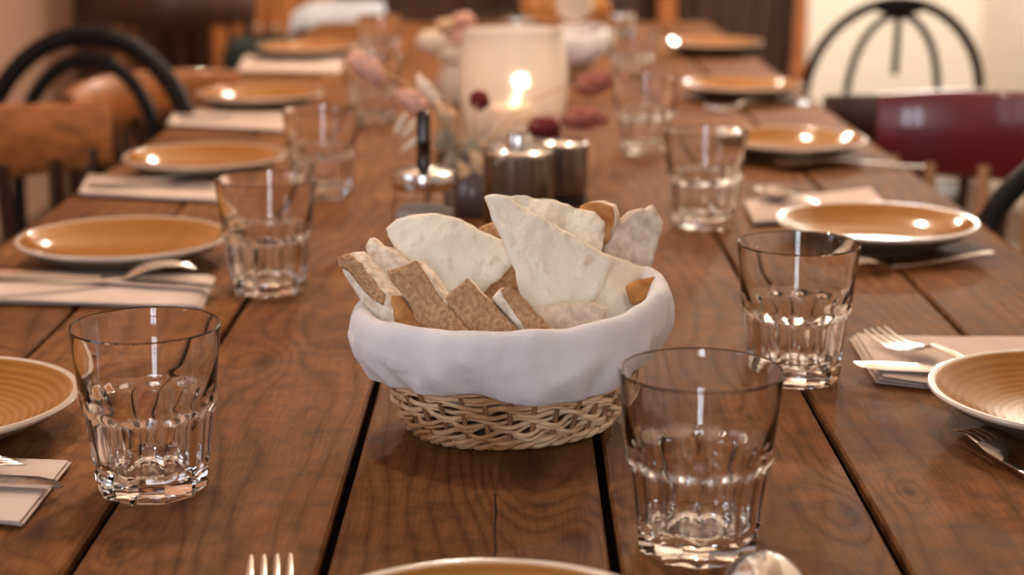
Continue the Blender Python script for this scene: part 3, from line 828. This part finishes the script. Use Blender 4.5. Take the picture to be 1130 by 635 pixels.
bread('flatbread_piece', [(495, 48), (505, 40), (530, 38), (560, 45), (620, 82), (700, 130), (790, 178), (890, 232), (925, 262), (890, 300), (885, 345), (830, 412), (770, 445), (705, 468), (660, 430), (620, 400), (600, 340), (590, 290), (565, 235), (545, 180), (515, 110)], Yc-0.004, 0.12, 0.38, 0.007, fb,
      'large white flatbread wedge leaning in the middle of the basket', bend=lambda a, b: -0.006*(a/0.045)**2 + 0.002*noise.noise(Vector((a*26, b*26, 8))), seed=11.0, amp=0.0024, rg=0.0014, bumpscale=34, group=BG)
# crusty sticks at the front
bread('bread_slice', [(0, 248), (38, 236), (80, 275), (130, 345), (160, 372), (190, 420), (215, 500), (150, 500), (70, 395), (30, 340), (5, 290)], Yc-0.020, -0.55, 0.15, 0.022, M['crumb'], 'leftmost bread stick with pale crumb side leaning over the rim', mface=M['crust'], crust_px=[(0, 248), (38, 236), (80, 275), (130, 345), (160, 372), (152, 405), (118, 388), (80, 345), (40, 300), (8, 280)], seed=12.0, rg=0.0015, group=BG)
bread('bread_slice', [(180, 372), (215, 380), (260, 440), (310, 500), (290, 540), (210, 530), (190, 440)], Yc-0.040, -0.3, 0.2, 0.018, M['crumb'], 'dark golden crust piece low between the left bread sticks', mface=M['crust_orange'], seed=13.0, group=BG)
bread('bread_slice', [(160, 290), (215, 278), (262, 262), (300, 300), (360, 392), (400, 440), (450, 505), (430, 560), (330, 560), (300, 490), (250, 455), (240, 410), (190, 350)], Yc-0.045, -0.35, 0.25, 0.017, M['crumb'], 'second bread stick from the left with light brown crust', mface=M['crust'], crust_px=[(165, 292), (215, 280), (262, 262), (292, 298), (345, 385), (395, 440), (450, 505), (430, 560), (340, 560), (310, 500), (262, 450), (244, 405), (195, 345)], seed=14.0, rg=0.0014, group=BG)
bread('bread_slice', [(358, 385), (395, 350), (430, 318), (470, 355), (540, 425), (625, 520), (610, 570), (500, 570), (440, 500), (400, 455)], Yc-0.054, -0.15, 0.3, 0.017, M['crumb'], 'third bread stick from the left, wide brown crust facing front', mface=M['crust'], seed=15.0, rg=0.0014, group=BG)
bread('bread_slice', [(518, 378), (540, 350), (570, 340), (605, 368), (660, 430), (735, 510), (720, 560), (650, 560), (625, 505), (570, 440)], Yc-0.058, 0.1, 0.35, 0.016, M['crumb'], 'rightmost short bread stick, in front of the white wedge', mface=M['crust'], crust_px=[(540, 358), (570, 343), (605, 368), (660, 430), (735, 510), (720, 560), (660, 560), (640, 505), (590, 440)], seed=16.0, rg=0.0014, group=BG)
# bread in the far basket
def loaf(px, py, Y, w, h, t, m, lb, rz, sd):
    p = PY(px, py, Y); k = MB(); k.ell((0, 0, 0), (w, t, h), None, 18)
    for v in k.v:
        v *= 1 + 0.14*noise.noise(v*38 + Vector((sd, 0, 0))); v.z *= (0.75 if v.z < 0 else 1)
    o = k.build('bread_chunk', m, ang=80); o.location = p; o.rotation_euler = (0.3, 0.25, rz); tag(o, lb, 'bread', 'bread in the far basket'); return o
loaf(598, 6, b2.y+0.005, 0.042, 0.036, 0.028, M['crust_orange'], 'blurred golden bread piece on the left of the far basket', 0.3, 1)
loaf(633, 4, b2.y-0.01, 0.034, 0.04, 0.026, M['crumb'], 'blurred pale bread piece in the middle of the far basket', -0.4, 5)
loaf(655, 9, b2.y+0.03, 0.034, 0.03, 0.026, M['crust_orange'], 'blurred golden bread piece on the right of the far basket', 0.8, 9)

# ------------------------------------------------------------------ shakers and canisters
def make_shaker(label):
    root = empty('sugar_shaker', (0, 0, TZ), 0, label, 'shaker', 'glass sugar shakers with steel lids')
    k = MB()
    k.lathe([(0, 0.0), (0.027, 0.0), (0.030, 0.002), (0.0305, 0.01), (0.0295, 0.04), (0.028, 0.068), (0.0268, 0.068), (0.028, 0.04), (0.0285, 0.01), (0.026, 0.005), (0, 0.005)], 48)
    k.build('glass_body', M['glass'], root)
    k = MB(); k.lathe([(0, 0.0056), (0.0255, 0.0056), (0.0278, 0.01), (0.0272, 0.042), (0.02, 0.045), (0, 0.046)], 40); k.build('sugar', M['sugar'], root)
    k = MB(); k.lathe([(0.0265, 0.064), (0.0300, 0.064), (0.0308, 0.068), (0.0308, 0.076), (0.0298, 0.079), (0.022, 0.082), (0.010, 0.084), (0.0, 0.0845)], 48); k.build('lid', M['steel'], root)
    k = MB(); k.lathe([(0.0068, 0.083), (0.0072, 0.086), (0.0066, 0.088), (0.0066, 0.106), (0.0070, 0.107), (0.0066, 0.108), (0.0064, 0.134), (0.0045, 0.135), (0.0045, 0.12), (0, 0.12)], 24); k.build('spout', M['black_steel'], root)
    return root
sp = at(469, 288, 0.03); s0 = make_shaker('glass sugar shaker with steel lid and tall spout just behind the front basket'); s0.location = sp
q = PY(570, 60, 3.45); dup(s0, (q.x, 3.45, TZ), 0, 'blurred far sugar shaker whose spout rises behind the lantern', group='glass sugar shakers with steel lids')
q = PY(683, 60, 3.55); dup(s0, (q.x, 3.55, TZ), 0, 'blurred far sugar shaker right of the second bread basket', group='glass sugar shakers with steel lids')
def make_canister(name, px, Y, R, Hh, label, knob):
    p = PY(px, 200, Y); root = empty(name, (p.x, Y, TZ), 0.1, label, 'canister')
    n = 14
    fl = lambda a, r, z: r*(1 - 0.035*(0.5+0.5*math.cos(a*n))) if r > R*0.85 else r
    k = MB(); k.lathe([(0, 0.0125), (R*0.9, 0.0125), (R, 0.015), (R, Hh*0.5), (R, Hh-0.008), (R*0.99, Hh-0.004)], 112, fl); k.build('body', M['dark_steel'], root)
    k = MB(); k.lathe([(0, 0), (R*0.97, 0), (R*0.97, 0.012), (0, 0.012)], 48); k.build('base', M['black_metal'], root)
    k = MB(); k.lathe([(R*0.98, Hh-0.005), (R*0.98, Hh-0.001), (R*0.93, Hh), (0, Hh+0.001)], 64); k.build('lid', M['steel'], root)
    if knob:
        k = MB(); k.lathe([(0.0125, Hh), (0.0125, Hh+0.013), (0.0115, Hh+0.015), (0, Hh+0.0155)], 32); k.build('knob', M['steel'], root)
    return root
make_canister('steel_canister', 572, 1.66, 0.0345, 0.088, 'dark fluted steel canister with a knob on its lid, behind the front basket', True)
make_canister('steel_canister', 619, 1.84, 0.0285, 0.069, 'smaller dark fluted steel canister behind the knobbed one', False)

# ------------------------------------------------------------------ dried flowers in a small vase
VY = 1.78; vp = PY(522, 215, VY)
root = empty('flower_vase', (vp.x, VY, TZ), 0, 'small smoky vase holding dried flowers behind the front basket', 'vase')
k = MB(); k.lathe([(0, 0), (0.018, 0), (0.024, 0.006), (0.026, 0.022), (0.021, 0.040), (0.010, 0.052), (0.009, 0.062), (0.0115, 0.066), (0.0095, 0.066), (0.0078, 0.060), (0.0, 0.05)], 36); k.build('vessel', M['vase'], root)
mouth = Vector((vp.x, VY, TZ+0.064))
def flower(name, label, px, py, Y, heads, m, stemm=None, spread=0, bend=0.02, cat='dried flower', group=None):
    """stem rising from the vase mouth to a head at pixel px, py"""
    e = PY(px, py, Y); r = empty(name, mouth, 0, label, cat, group)
    d = e-mouth; pts = []
    for i in range(9):
        t = i/8; p = d*t + Vector((0, 0, bend*math.sin(PI*t))); pts.append(p)
    k = MB(); k.tube(pts, 0.0009, 6); k.build('stem', stemm or M['straw'], r)
    for (ox, oy, hx, hz, ang) in heads:
        c = PY(px+ox, py+oy, Y)-mouth; k = MB(); R = Matrix.Rotation(ang, 3, 'Y')
        k.ell(c, (hx, hx*0.9, hz), R, 14)
        for v in k.v:
            q = v-c; s_ = 1 + 0.22*noise.noise(q*260) + 0.08*noise.noise(q*700); v -= q*(1-s_)
        k.build('flower_head', m, r, ang=80)
    return r
RA = math.radians
sc = VY/1900
FG = 'dried flowers in the vase'
flower('bunny_tail_grass', 'upper pink bunny tail at the far left of the dried bouquet', 405, 75, VY+0.02, [(0, 0, 13*sc, 25*sc, RA(-52))], M['pink'], group=FG)
flower('bunny_tail_grass', 'lower pink bunny tail just above the shaker spout', 455, 112, VY-0.02, [(0, 0, 11*sc, 19*sc, RA(-55))], M['pink'], group=FG)
flower('dried_grass_head', 'cream grass head leaning left in the dried bouquet', 474, 104, VY, [(0, 0, 8*sc, 26*sc, RA(-33))], M['creamflower'], group=FG)
for i, (px, py, a, lb) in enumerate([(442, 137, 28, 'uppermost of the three thin cream seed blades left of the spout'), (452, 142, 38, 'middle one of the three thin cream seed blades left of the spout'), (455, 158, 52, 'lowest of the three thin cream seed blades left of the spout')]):
    flower('seed_blade', lb, px, py, VY+0.02, [(0, 0, 4*sc, 15*sc, RA(a))], M['creamflower'], bend=0.0, group=FG)
flower('dried_button_flower', 'round deep red button flower in front of the lantern', 529, 111, VY+0.02, [(0, 0, 11*sc, 11*sc, 0)], M['deepred'], group=FG)
flower('dried_red_bloom', 'dark red bloom just above the steel canister', 600, 141, VY+0.16, [(0, 0, 20*sc, 13*sc, 0), (8, 5, 12*sc, 9*sc, 0.5)], M['deepred'], group=FG)
flower('dried_mauve_bloom', 'lower mauve bloom reaching right of the canisters', 643, 131, VY+0.16, [(0, 0, 13*sc, 27*sc, RA(88)), (16, 1, 8*sc, 14*sc, RA(100))], M['mauve'], group=FG)
flower('dried_mauve_bloom', 'upper mauve bloom right of the lantern', 655, 92, VY+0.2, [(0, 0, 14*sc, 25*sc, RA(78))], M['mauve'], group=FG)
for i, (px, py, lb) in enumerate([(492, 152, 'grey green dried sprig left in the bouquet'), (500, 177, 'low grey green sprig above the shaker lid'), (520, 163, 'grey green sprig in the middle of the bouquet')]):
    flower('sage_sprig', lb, px, py, VY, [(0, 0, 10*sc, 12*sc, 0.3), (6, 8, 8*sc, 9*sc, 0), (-5, 7, 7*sc, 9*sc, 0)], M['sage'], bend=0.004, group=FG)
for i, (px, py, lb) in enumerate([(515, 195, 'peach dried petal cluster low in the bouquet'), (528, 183, 'peach dried petal cluster right of the sage sprigs'), (490, 128, 'straw coloured tuft above the sage sprigs')]):
    flower('straw_tuft', lb, px, py, VY-0.01, [(0, 0, 8*sc, 15*sc, -0.4), (6, 4, 6*sc, 12*sc, 0.4), (-3, -8, 5*sc, 11*sc, -0.7)], M['straw'], bend=0.002, group=FG)

# ------------------------------------------------------------------ candle lantern
LY = 2.28; lp = PY(566, 100, LY)
root = empty('candle_lantern', (lp.x, LY, TZ), 0, 'pale ribbed frosted glass lantern glowing in the table centre', 'lantern')
rib = lambda a, r, z: r*(1+0.012*math.cos(a*36))
k = MB(); k.lathe([(0, 0.0), (0.050, 0.0), (0.058, 0.004), (0.066, 0.03), (0.0715, 0.07), (0.072, 0.10), (0.069, 0.13), (0.064, 0.148), (0.065, 0.153),
                   (0.062, 0.153), (0.060, 0.147), (0.065, 0.13), (0.068, 0.10), (0.0675, 0.07), (0.062, 0.032), (0.052, 0.009), (0, 0.008)], 144, rib)
k.build('glass_shade', M['frost'], root)
cd = empty('pillar_candle', (lp.x, LY, TZ+0.0085), 0, 'cream pillar candle burning inside the frosted lantern', 'candle')
k = MB(); k.lathe([(0, 0), (0.030, 0), (0.030, 0.040), (0.027, 0.044), (0.02, 0.040), (0, 0.038)], 40); k.build('wax', M['wax'], cd)
k = MB(); k.tube([(0, 0, 0.038), (0.001, 0, 0.047)], 0.001, 6); k.build('wick', M['black_metal'], cd)
k = MB(); k.lathe([(0, 0.042), (0.003, 0.045), (0.0042, 0.052), (0.0033, 0.061), (0.0015, 0.068), (0, 0.073)], 20)
for v in k.v: v.x += (v.z-0.042)*0.35
k.build('flame', M['flame'], cd)
# second small bunch and a cream flower behind the lantern's left shoulder
r2 = empty('flower_vase', (PY(500, 90, 2.75).x, 2.75, TZ), 0, 'blurred pale vase with dusty pink flowers left of the lantern', 'vase')
k = MB(); k.lathe([(0, 0), (0.022, 0), (0.028, 0.02), (0.024, 0.045), (0.014, 0.058), (0.012, 0.056), (0, 0.05)], 32); k.build('vessel', M['porcelain'], r2)
for i, (px, py, m, r_) in enumerate([(478, 47, 'creamflower', 0.024), (510, 42, 'pink', 0.02), (500, 60, 'creamflower', 0.022), (512, 22, 'pink', 0.015), (492, 28, 'straw', 0.014)]):
    e = PY(px, py, 2.75)-r2.location; k = MB(); k.ell(e, (r_*1.2, r_, r_*0.8), None, 12)
    for v in k.v: q = v-e; v -= q*(-0.25*noise.noise(q*150))
    k.tube([(0, 0, 0.055), e*0.6+Vector((0, 0, 0.012)), e], 0.0012, 6)
    k.build('dried_flower', M[m], r2, ang=80)

# ------------------------------------------------------------------ chairs
def arc(w, ztop, zs, y0, y1, n=28, z0=0.46):
    """hoop in the local xz plane: up from the seat, half ellipse over the top"""
    pts = [(-w*0.92, y0, z0), (-w*0.97, y0+(y1-y0)*0.25, z0+(zs-z0)*0.5)]
    for i in range(n+1):
        a = PI - PI*i/n; z = zs + (ztop-zs)*math.sin(a)
        pts.append((w*math.cos(a), y0+(y1-y0)*(z-z0)/(ztop-z0), z))
    pts += [(w*0.97, y0+(y1-y0)*0.25, z0+(zs-z0)*0.5), (w*0.92, y0, z0)]
    return pts
def bentwood(loc, rz, label, w=0.17, ztop=0.87, rod=True, wi=0.09, zi=0.84, r=0.0125):
    o = empty('bentwood_chair', (loc[0], loc[1], 0), rz, label, 'chair', 'black bentwood chairs')
    k = MB(); k.tube(arc(w, ztop, 0.68, -0.17, -0.24), r, 10); k.build('outer_hoop', M['black_wood'], o)
    k = MB(); k.tube(arc(wi, zi, 0.68, -0.165, -0.235), r*0.75, 10); k.build('inner_hoop', M['black_wood'], o)
    if rod:
        k = MB(); k.tube([(0, -0.238, ztop-0.01), (0, -0.225, 0.73)], 0.007, 8); k.ell((0, -0.238, ztop-0.012), (0.05, 0.014, 0.014)); k.build('back_rod', M['black_wood'], o)
    k = MB(); k.lathe([(0, 0.445), (0.19, 0.445), (0.2, 0.452), (0.2, 0.468), (0.19, 0.474), (0.17, 0.468), (0, 0.462)], 40); k.build('seat', M['black_wood'], o)
    k = MB(); k.tube([(0.15*math.cos(2*PI*i/32), 0.15*math.sin(2*PI*i/32), 0.28) for i in range(32)], 0.009, 8, True); k.build('leg_ring', M['black_wood'], o)
    for sx in (-1, 1):
        for sy in (-1, 1):
            k = MB(); k.tube([(sx*0.13, sy*0.13, 0.45), (sx*0.14, sy*0.14, 0.28), (sx*0.165, sy*(0.165 if sy > 0 else 0.2), 0.0)], [0.016, 0.014, 0.011], 10); k.build('leg', M['black_wood'], o)
    return o
def railchair(loc, rz, label, mrail, mframe, name='wooden_chair', ztop=0.82, hr=0.095, hw=0.21, nsp=5, group='wooden chairs with broad top rails'):
    o = empty(name, (loc[0], loc[1], 0), rz, label, 'chair', group)
    k = MB(); n = 24; vs = []; fs = []
    for i in range(n+1):
        t = -1 + 2*i/n; x = hw*t; y = -0.235 + 0.075*t*t
        zt = ztop - 0.012*t*t; zb = ztop-hr + 0.006*t*t
        nrm = Vector((-2*0.075*t/hw, 1, 0)).normalized()*0.011
        for (s_, z) in ((1, zb+0.006), (1, zt-0.006), (0.6, zt), (-0.6, zt), (-1, zt-0.006), (-1, zb+0.006), (-0.6, zb), (0.6, zb)):
            vs.append((x+nrm.x*s_, y+nrm.y*s_, z))
    for i in range(n):
        for q in range(8): fs.append((i*8+q, i*8+(q+1) % 8, (i+1)*8+(q+1) % 8, (i+1)*8+q))
    fs.append(tuple(range(8))); fs.append(tuple(n*8+q for q in range(8)))
    k.add(vs, fs); k.build('top_rail', mrail, o, ang=50)
    for s_ in (-1, 1):
        k = MB(); k.tube([(s_*0.17, -0.17, 0.45), (s_*0.185, -0.175, 0.6), (s_*0.19, -0.175, ztop-hr+0.03)], 0.014, 10); k.build('back_post', mframe, o)
    for j in range(nsp):
        t = (j-(nsp-1)/2)/((nsp-1)/2)*0.68; k = MB()
        k.tube([(hw*t*0.85, -0.18, 0.45), (hw*t, -0.22+0.06*t*t, ztop-hr+0.02)], 0.009, 8); k.build('spindle', mframe, o)
    k = MB(); vs = []; fs = []
    for z, g in ((0.44, 0.97), (0.444, 1.0), (0.462, 1.0), (0.468, 0.97)):
        for i in range(40):
            a = 2*PI*i/40; c, s_ = math.cos(a), math.sin(a)
            vs.append((0.205*g*math.copysign(abs(c)**0.6, c), 0.2*g*math.copysign(abs(s_)**0.6, s_), z))
    for l in range(3):
        for i in range(40): fs.append((l*40+i, l*40+(i+1) % 40, (l+1)*40+(i+1) % 40, (l+1)*40+i))
    fs.append(tuple(range(40))[::-1]); fs.append(tuple(120+i for i in range(40)))
    k.add(vs, fs); k.build('seat', mframe, o, ang=50)
    for sx in (-1, 1):
        for sy in (-1, 1):
            k = MB(); k.tube([(sx*0.155, sy*0.15, 0.445), (sx*0.19, sy*0.195, 0)], [0.017, 0.012], 10); k.build('leg', mframe, o)
    return o
# left side
railchair((-0.500, 1.95), RA(-121.3), 'warm brown wooden chair with broad curved rail, front on the left side', M['brown_wood'], M['dark_wood'], hr=0.095, ztop=0.822)
bentwood((-0.64, 2.33), PI, 'black bentwood chair with double hoop back on the left of the table', w=0.158, wi=0.105, zi=0.835, rod=False, r=0.0145)
railchair((-0.49, 2.90), RA(-123), 'reddish brown wooden chair behind the bentwood chair on the left', M['brown_wood'], M['dark_wood'], ztop=0.765)
railchair((-0.98, 5.0), 0.2, 'dark wooden chair in front of the orange brown cabinet', M['dark_wood'], M['dark_wood'], hr=0.12)
# right side
railchair((0.56, 2.14), RA(140), 'burgundy red chair with tan spindles on the right of the table', M['red_wood'], M['tan_wood'], ztop=0.815, hr=0.125)
railchair((0.69, 2.84), 0, 'very dark brown chair next beyond the burgundy one', M['dark_wood'], M['dark_wood'], ztop=0.78)
bentwood((0.725, 3.55), 0.0, 'black bentwood chair with hooped back before the cream wall', w=0.17, wi=0.088, zi=0.845, r=0.010)
bentwood((0.632, 1.52), PI, 'black bentwood chair cut off by the right edge, nearest on that side', w=0.165, rod=False, ztop=0.835)
railchair((0.53, 5.0), PI/2+0.9, 'dark brown wooden chair at the far right end of the table', M['dark_wood'], M['dark_wood'], ztop=0.90, hr=0.13)
railchair((0.05, 5.0), PI+0.1, 'dark wooden chair beyond the far end of the table', M['dark_wood'], M['dark_wood'], ztop=0.86, hr=0.14)

# ------------------------------------------------------------------ far furniture
ct = empty('wooden_cabinet', (-0.84, 6.05, 0), 0, 'orange brown wooden cabinet at the far wall, left of the table', 'cabinet')
k = MB(); k.box((0, 0, 0.55), (0.38, 0.5, 0.98)); k.build('body', M['orange_wood'], ct, bevel=0.008)
for s_ in (-1, 1):
    k = MB(); k.box((s_*0.092, -0.26, 0.55), (0.175, 0.02, 0.84)); d = k.build('door', M['orange_wood'], ct, bevel=0.006)
    k = MB(); k.ell((s_*0.03, -0.285, 0.62), (0.014, 0.014, 0.014)); k.build('knob', M['steel'], d)
k = MB(); k.box((0, 0, 0.03), (0.34, 0.45, 0.06)); k.build('plinth', M['dark_wood'], ct)
ft = empty('side_table', (-0.50, 4.88, 0), 0, 'far small dark table under a cloth painted with window reflection', 'table')
k = MB(); k.box((0, 0, 0.735), (0.20, 0.5, 0.03)); k.build('tabletop', M['dark_wood'], ft, bevel=0.005)
for sx in (-1, 1):
    for sy in (-1, 1):
        k = MB(); k.box((sx*0.07, sy*0.22, 0.36), (0.045, 0.045, 0.72)); k.build('leg', M['dark_wood'], ft, bevel=0.004)
k = MB(); vs = []; fs = []; nx = 24
for j in range(nx+1):
    for i in range(nx+1):
        x = (i/nx-0.5)*0.30; y = (j/nx-0.5)*0.60; ex = max(0, abs(x)-0.102); ey = max(0, abs(y)-0.252); dz = ex+ey
        vs.append((math.copysign(min(abs(x), 0.102+0.1*ex), x)+0.004*math.sin(y*50)*(ex > 0), math.copysign(min(abs(y), 0.252+0.1*ey), y)+0.004*math.sin(x*50)*(ey > 0), 0.7515-dz*0.95))
for j in range(nx):
    for i in range(nx): q = j*(nx+1)+i; fs.append((q, q+1, q+nx+2, q+nx+1))
k.add(vs, fs); tcl = k.build('tablecloth', M['reflection_cloth']); tcl.location = ft.location
m_ = tcl.modifiers.new('thick', 'SOLIDIFY'); m_.thickness = 0.002; m_.offset = 1
tag(tcl, 'cloth on the far small table, window reflection painted bluish white', 'tablecloth')
ar = empty('upholstered_stool', (-0.66, 4.55, 0), 0.1, 'dark teal upholstered stool beyond the left rear plates', 'stool')
k = MB(); k.box((0, 0, 0.60), (0.22, 0.30, 0.18)); k.build('cushion', M['teal'], ar, bevel=0.03)
for sx in (-1, 1):
    for sy in (-1, 1):
        k = MB(); k.tube([(sx*0.08, sy*0.12, 0.52), (sx*0.095, sy*0.14, 0)], 0.014, 8); k.build('leg', M['dark_wood'], ar)

# ------------------------------------------------------------------ light
def area(name, loc, rot, sx, sy, e, col):
    l = bpy.data.lights.new(name, 'AREA'); l.shape = 'RECTANGLE'; l.size = sx; l.size_y = sy; l.energy = e; l.color = col
    o = bpy.data.objects.new(name, l); C.objects.link(o); o.location = loc; o.rotation_euler = rot; return o
def bulb(name, loc, r, e, col=(1, 0.76, 0.52)):
    l = bpy.data.lights.new(name, 'POINT'); l.shadow_soft_size = r; l.energy = e; l.color = col
    o = bpy.data.objects.new(name, l); C.objects.link(o); o.location = loc; return o
area('window_daylight', ((wx0+wx1)/2, YF-0.15, (wz0+wz1)/2), (PI/2, 0, 0), wx1-wx0, wz1-wz0, 30, (0.80, 0.88, 1.0))
area('side_window_daylight', (XL-0.15, (ly0+ly1)/2, (lz0+lz1)/2), (PI/2, 0, -PI/2), ly1-ly0, lz1-lz0, 7, (0.80, 0.88, 1.0))
WC = (1.0, 0.80, 0.60)
bulb('pendant_bulb', (-0.34, 1.5, 2.0), 0.03, 11.5, WC)
bulb('pendant_bulb', (0.28, 2.9, 2.0), 0.03, 20, WC)
bulb('pendant_bulb', (-0.15, 3.9, 2.05), 0.03, 22, WC)
bulb('wall_fill', (1.15, 5.2, 1.7), 0.06, 38, (1, 0.93, 0.84))  # added unseen light that brightens the cream wall
bulb('candle_glow', (lp.x+0.01, LY, TZ+0.085), 0.008, 0.13, (1, 0.78, 0.55))
w = bpy.data.worlds.new('room_ambient'); bpy.context.scene.world = w; w.use_nodes = True
w.node_tree.nodes['Background'].inputs[0].default_value = (0.75, 0.82, 1.0, 1); w.node_tree.nodes['Background'].inputs[1].default_value = 0.15

# ------------------------------------------------------------------ camera
cd_ = bpy.data.cameras.new('camera'); cam = bpy.data.objects.new('camera', cd_); C.objects.link(cam)
cam.location = CAM; cam.rotation_euler = (PI/2 - PITCH, 0, YAW)
cd_.sensor_width = 36; cd_.sensor_fit = 'HORIZONTAL'; cd_.lens = 36*F/W; cd_.clip_start = 0.02
cd_.dof.use_dof = True; cd_.dof.focus_distance = 1.035; cd_.dof.aperture_fstop = 5.5
S = bpy.context.scene; S.camera = cam
S.view_settings.view_transform = 'Standard'; S.view_settings.look = 'None'; S.view_settings.gamma = 1; S.view_settings.use_curve_mapping = False
S.view_settings.exposure = 1.0
